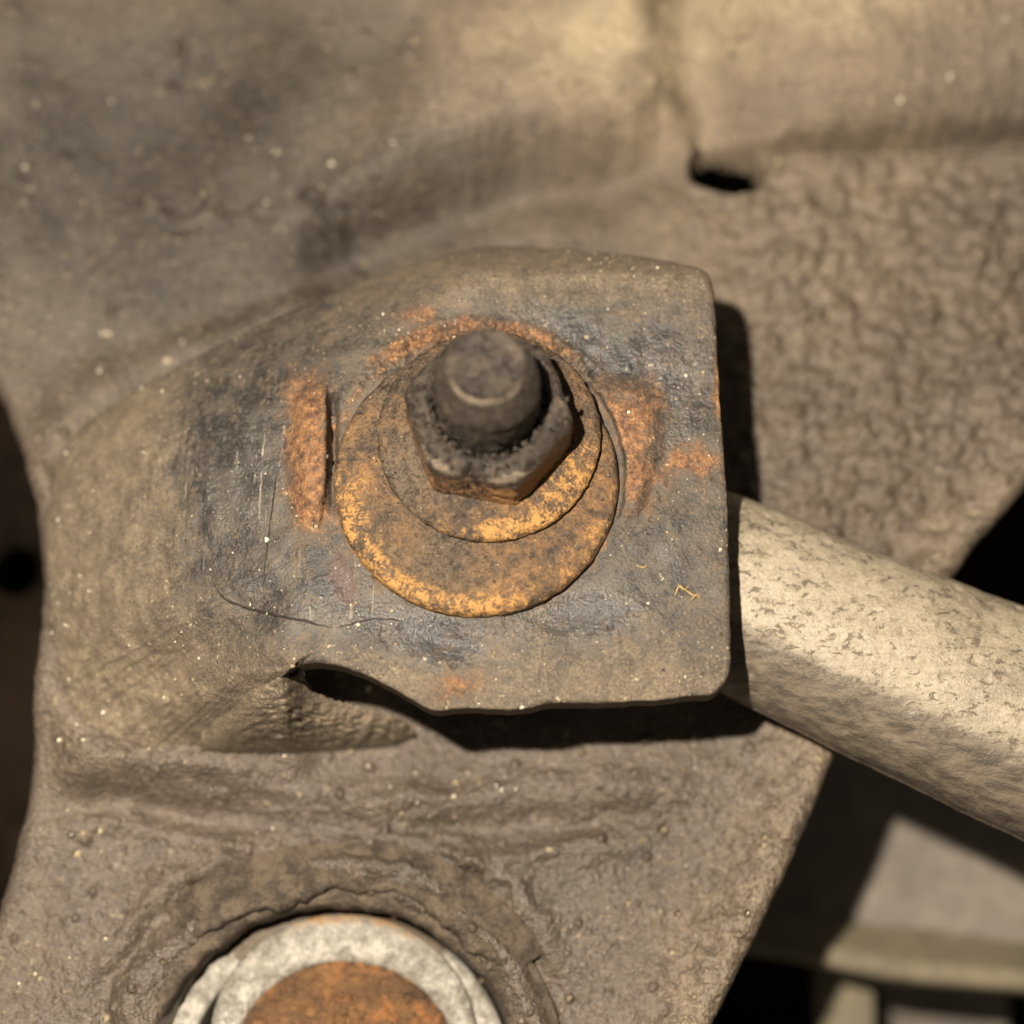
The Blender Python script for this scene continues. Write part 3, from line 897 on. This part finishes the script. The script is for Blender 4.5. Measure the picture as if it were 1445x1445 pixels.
lathe('shank', [(5.0, ZB + 1), (5.0, 8), (5.05, 11), (5.05, 13), (5.0, 15.3), (4.85, 16.4)], nc, M_NUT, stud, 360, thread,
      {'hot': lambda T, R, Zz: 0.12 + 0.2 * np.exp(-(((T - 4.9) / 0.5) ** 2)) * sm(14, 16, Zz), 'worn': lambda T, R, Zz: 0.16 + 0 * T}, 0.28, 331, 0.9)
lathe('tip', [(4.86, 16.35), (4.62, 17.3), (4.28, 18.4), (3.95, 19.3), (3.62, 19.95), (3.42, 20.1), (3.15, 19.95), (2.4, 19.75), (1.2, 19.7), (0.01, 19.7)], nc, M_NUT, stud, 360, None,
      {'hot': lambda T, R, Zz: 0.10 + 0.75 * np.exp(-(((T - 1.15) / 0.35) ** 2)) * np.exp(-((R - 3.8) / 0.35) ** 2) + 0.3 * np.exp(-(((T - 4.9) / 0.4) ** 2)) * sm(4.0, 4.6, R),
       'worn': lambda T, R, Zz: 0.28 * sm(3.4, 3.0, R) + 0.95 * np.exp(-((R - 3.5) / 0.26) ** 2) * (0.55 + 0.45 * np.exp(-(((T - 4.3) / 1.1) ** 2)))}, 0.17, 333, 0.8)
# crumbs of dirt packed round the stud
nn = 900
th = rng.uniform(0, 2 * math.pi, nn); rr = 5.1 + np.abs(rng.normal(0, 0.9, nn))
rad = 0.07 + 0.30 * rng.random(nn) ** 4
grains('packed_dirt', np.c_[nc[0] + rr * np.cos(th), nc[1] + rr * np.sin(th), 10.8 - 0.15 * (rr - 5) + rng.uniform(-.2, .2, nn)], rad, M_NUT, nut, 9)

# ---------------------------------------------------------------- link rod
rod = thing('link_rod', 'thick pale tan dusty rod running out from under the bracket', 'rod', (nc[0], nc[1], ZB))
path = resample([(700, 700, -13.5, 10.0), (860, 770, -13.8, 10.0), (1040, 838, -14.2, 10.1), (1240, 929, -14.2, 10.6), (1445, 1016, -14.0, 11.3), (1640, 1105, -14, 11.6), (1900, 1225, -14, 11.8)], 620)
cp = P(path[:, 0], path[:, 1], path[:, 2])
tg = np.gradient(cp, axis=0); tg /= np.linalg.norm(tg, axis=1, keepdims=True)
sd = np.cross((0, 0, 1.0), tg); sd /= np.linalg.norm(sd, axis=1, keepdims=True)      # points to upper side in the picture
nu = 200
ph = np.linspace(0, 2 * math.pi, nu, endpoint=False)
ss = np.arange(620)[:, None] * (np.linalg.norm(cp[-1] - cp[0]) / 620)
wid = path[:, 3:4]
arcx = ph[None] * 9.0
rd = 1 + 0 * ss + 0 * arcx
per = np.sin(ph)[None]      # 1 on top, 0 side
rough = fbm(ss / 7, np.cos(ph)[None] * 1.6 + 5 + 0 * ss, 401, 3) * 0.14 + fbm(ss / 1.6, (np.cos(ph)[None] * 6 + 3 * np.sin(ph)[None]) + 0 * ss, 403, 3) * 0.06
pits = bumps(ss + 0 * arcx, np.cos(ph)[None] * 10 + 0 * ss, 2.0, 405, 0.08, 0.32, 0.5) * (np.sin(ph)[None] > 0)
ridge = 0.5 * np.exp(-((ph[None] - 3.55) / 0.05) ** 2) + 0.3 * np.exp(-((ph[None] - 3.35) / 0.04) ** 2)
e = wid + rough - 0.25 * pits + ridge
RV = cp[:, None] + sd[:, None] * (np.cos(ph)[None, :, None] * e[..., None]) + np.array([0, 0, 1.0]) * (np.sin(ph)[None] * e * 0.78)[..., None]
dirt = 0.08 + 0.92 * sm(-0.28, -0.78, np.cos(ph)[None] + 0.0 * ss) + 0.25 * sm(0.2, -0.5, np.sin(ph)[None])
pit_a = 0.3 + 0.7 * np.exp(-((ss - 27) / 9) ** 2) + 0 * dirt
mesh('shaft', RV, grid_faces(620, nu, True), M_ROD, rod, {'dirt': dirt + 0 * ss, 'pitty': pit_a})
lathe('eye', [(5.4, -2.9), (13.2, -2.9), (14.0, -3.8), (14.2, -12), (14.0, -21.5), (13.0, -22.5), (5.4, -22.5)], nc, M_ROD, rod, 120, None,
      {'dirt': lambda T, R, Zz: 0.3 + 0 * T, 'pitty': lambda T, R, Zz: 0.3 + 0 * T}, 0.2, 411, 0.5)

# ---------------------------------------------------------------- bush in the beam
u0 = P(474, 1520, ZB)
bush = thing('suspension_bush', 'white flanged bush with rusty centre, set in the beam', 'bush', (u0[0], u0[1], ZB - 10))


def ring(name, ci_, ri_, co_, ro_, zi, zo, mat, attrs, na=480, nr=40, disp=0.12, seed=0, wall=6.0, edge=0.8, hole=True):
    """flat ring between two photo circles (px, py, r px) with rounded outer edge and turned-down sides"""
    th = np.linspace(0, 2 * math.pi, na, endpoint=False)
    k = np.linspace(0, 1, nr)[:, None]
    cx = ci_[0] + (co_[0] - ci_[0]) * k; cy = ci_[1] + (co_[1] - ci_[1]) * k
    r = ri_ + (ro_ - ri_) * k
    x = cx + r * np.cos(th)[None]; y = cy - 0.962 * r * np.sin(th)[None]
    z = zi + (zo - zi) * k + 0 * x
    dpx = (1 - k) * (ro_ - ri_); din = k * (ro_ - ri_)
    z = z - edge * (1 - np.sqrt(np.clip(1 - (1 - np.clip(dpx / 12, 0, 1)) ** 2, 0, 1)))
    if hole:
        z = z - edge * (1 - np.sqrt(np.clip(1 - (1 - np.clip(din / 10, 0, 1)) ** 2, 0, 1)))
    z = z + fbm(x / 16, y / 16, seed, 4) * disp
    if not hole:
        z = z + 1.8 * np.sqrt(np.clip(1 - k * k, 0, 1)) + 0.9 * np.exp(-((k - 0.60) / 0.10) ** 2) + 0.5 * np.exp(-((k - 0.9) / 0.05) ** 2)
    Vr = P(x, y, z)
    lower = Vr[-1:].copy(); lower[..., 2] -= wall
    rows = [Vr, lower]
    if hole:
        up = Vr[:1].copy(); up[..., 2] -= wall
        rows = [up] + rows
    Vr = np.concatenate(rows, 0)
    T = np.repeat(th[None], len(Vr), 0)
    K = np.r_[[0.0] if hole else [], k[:, 0], [1.0]][:, None] + 0 * T
    at = {q_: f(T, K) for q_, f in attrs.items()}
    return mesh(name, Vr, grid_faces(len(Vr), na, True), mat, bush, at)


ring('outer_sleeve', (474, 1522), 207, (472, 1524), 250, ZB - 3.6, ZB - 4.0, M_WHITE,
     {'hot': lambda T, K: 0.1 + 0.15 * K, 'dusty': lambda T, K: 0.05 + 0.9 * sm(2.32, 2.18, T) * sm(0.75, 0.95, T)}, seed=501)
ring('flange_ring', (487, 1512), 160, (485, 1471), 189, ZB - 2.0, ZB - 2.3, M_WHITE,
     {'hot': lambda T, K: 0.22 + 0.62 * sm(0.6, 1.0, K) * np.exp(-(((T - 1.5) / 0.8) ** 2)) + 0.35 * sm(0.2, 0.0, K), 'dusty': lambda T, K: 0.12 + 0.25 * sm(0.9, 0.3, T)}, seed=505)
ring('rusty_core', (487, 1530), 4, (487, 1513), 172, ZB - 3.2, ZB - 3.4, M_CORE, {}, nr=70, disp=0.5, seed=509, hole=False, edge=0.6)
ring('inner_tube', (500, 1560), 60, (498, 1545), 100, ZB - 3.4, ZB - 4.0, M_CORE, {}, nr=30, disp=0.4, seed=511)


def lip(r0, r1, z0, z1, seed, t0, t1, amp):
    na, nr = 420, 26
    th = np.linspace(t0, t1, na)
    k = np.linspace(0, 1, nr)[:, None]
    env = np.sin(np.linspace(0, math.pi, na)) ** 0.35
    rin = r0 + amp * fbm(th * 3.0, th * 0, seed, 4) + (1 - env) * 22
    r = rin[None] + (r1 - rin)[None] * k
    x = 473 + r * np.cos(th)[None]; y = 1520 - 0.962 * r * np.sin(th)[None]
    z = z0 + (z1 - z0) * k ** 1.2 - 1.6 * (1 - np.sqrt(np.clip(1 - (1 - np.clip(k / 0.22, 0, 1)) ** 2, 0, 1)))
    z = z + fbm(x / 22, y / 14, seed + 3, 4) * 0.35
    z = z - (1 - env[None]) * 2.0
    Vl = P(x, y, z)
    under = Vl[:1].copy(); under[..., 2] -= 2.2
    Vl = np.concatenate([under, Vl], 0)
    return mesh('torn_rubber_lip', Vl, grid_faces(nr + 1, na), M_RUB, bush)


lip(250, 325, ZB + 2.2, ZB + 1.2, 521, -0.3, 3.4, 9)
lip(266, 345, ZB + 4.2, ZB + 1.6, 527, 1.30, 2.35, 20)
lip(270, 352, ZB + 4.2, ZB + 1.6, 533, 0.55, 1.42, 18)

# ---------------------------------------------------------------- background below the beam
ZP = -74.0


def sheet(name, poly_top, poly_bot, z0, z1, mat, parent, n=90, m=40, bend=0.0, disp=0.5, seed=0, thick=2.5):
    a = resample(poly_top, n); b = resample(poly_bot, n)
    k = np.linspace(0, 1, m)[:, None, None]
    g = a[None] + (b - a)[None] * k
    z = z0 + (z1 - z0) * k[..., 0] - bend * sm(0.8, 1.0, k[..., 0]) ** 2 + fbm(g[..., 0] / 70, g[..., 1] / 70, seed, 3) * disp
    ob = mesh(name, P(g[..., 0], g[..., 1], z), grid_faces(m, n), mat, parent)
    md = ob.modifiers.new('Solidify', 'SOLIDIFY'); md.thickness = thick * MM; md.offset = 0
    return ob


pb = P(1300, 1250, ZP)
back = thing('background_bracket', 'blurred grey bracket with tan lower flange behind the beam and rod', 'bracket', (pb[0], pb[1], ZP - 30))
sheet('plate', [(900, 1010), (1200, 1000), (1650, 1060)], [(900, 1285), (1150, 1305), (1300, 1325), (1650, 1360)], ZP - 2, ZP, M_BACK, back, seed=601)
sheet('flange', [(900, 1283), (1150, 1303), (1300, 1323), (1650, 1358)], [(900, 1318), (1100, 1340), (1250, 1374), (1445, 1392), (1650, 1410)], ZP + 0.2, ZP + 9, M_BACKT, back, bend=6, m=30, seed=605)
sheet('post', [(1150, 1330), (1190, 1335), (1232, 1340)], [(1150, 1700), (1190, 1700), (1232, 1700)], ZP - 12, ZP - 12, M_BACKT, back, n=20, m=40, seed=609)
sheet('web', [(1240, 1345), (1330, 1350), (1420, 1360)], [(1250, 1700), (1330, 1700), (1420, 1700)], ZP - 34, ZP - 34, M_BACK, back, n=24, m=40, seed=613)

# dark inner panel seen past the left side of the beam, with a round hole
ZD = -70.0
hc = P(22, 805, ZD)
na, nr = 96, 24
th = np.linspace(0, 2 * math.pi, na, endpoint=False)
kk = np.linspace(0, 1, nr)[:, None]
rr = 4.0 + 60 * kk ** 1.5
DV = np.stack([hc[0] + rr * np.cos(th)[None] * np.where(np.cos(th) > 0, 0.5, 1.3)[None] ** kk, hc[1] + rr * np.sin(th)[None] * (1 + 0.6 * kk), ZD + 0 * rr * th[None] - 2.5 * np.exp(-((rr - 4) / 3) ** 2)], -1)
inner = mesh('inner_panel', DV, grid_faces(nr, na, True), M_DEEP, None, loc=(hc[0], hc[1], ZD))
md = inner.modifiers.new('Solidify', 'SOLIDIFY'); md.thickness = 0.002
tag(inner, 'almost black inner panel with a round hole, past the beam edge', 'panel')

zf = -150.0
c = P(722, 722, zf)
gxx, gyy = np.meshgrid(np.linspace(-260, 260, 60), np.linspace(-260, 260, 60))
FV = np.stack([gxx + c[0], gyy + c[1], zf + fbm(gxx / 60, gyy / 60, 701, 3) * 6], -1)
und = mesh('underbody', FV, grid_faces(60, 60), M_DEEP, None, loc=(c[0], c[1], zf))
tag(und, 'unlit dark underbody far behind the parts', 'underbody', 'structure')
for ob in list(bpy.data.objects):
    if '_o' in ob.keys():
        del ob['_o']
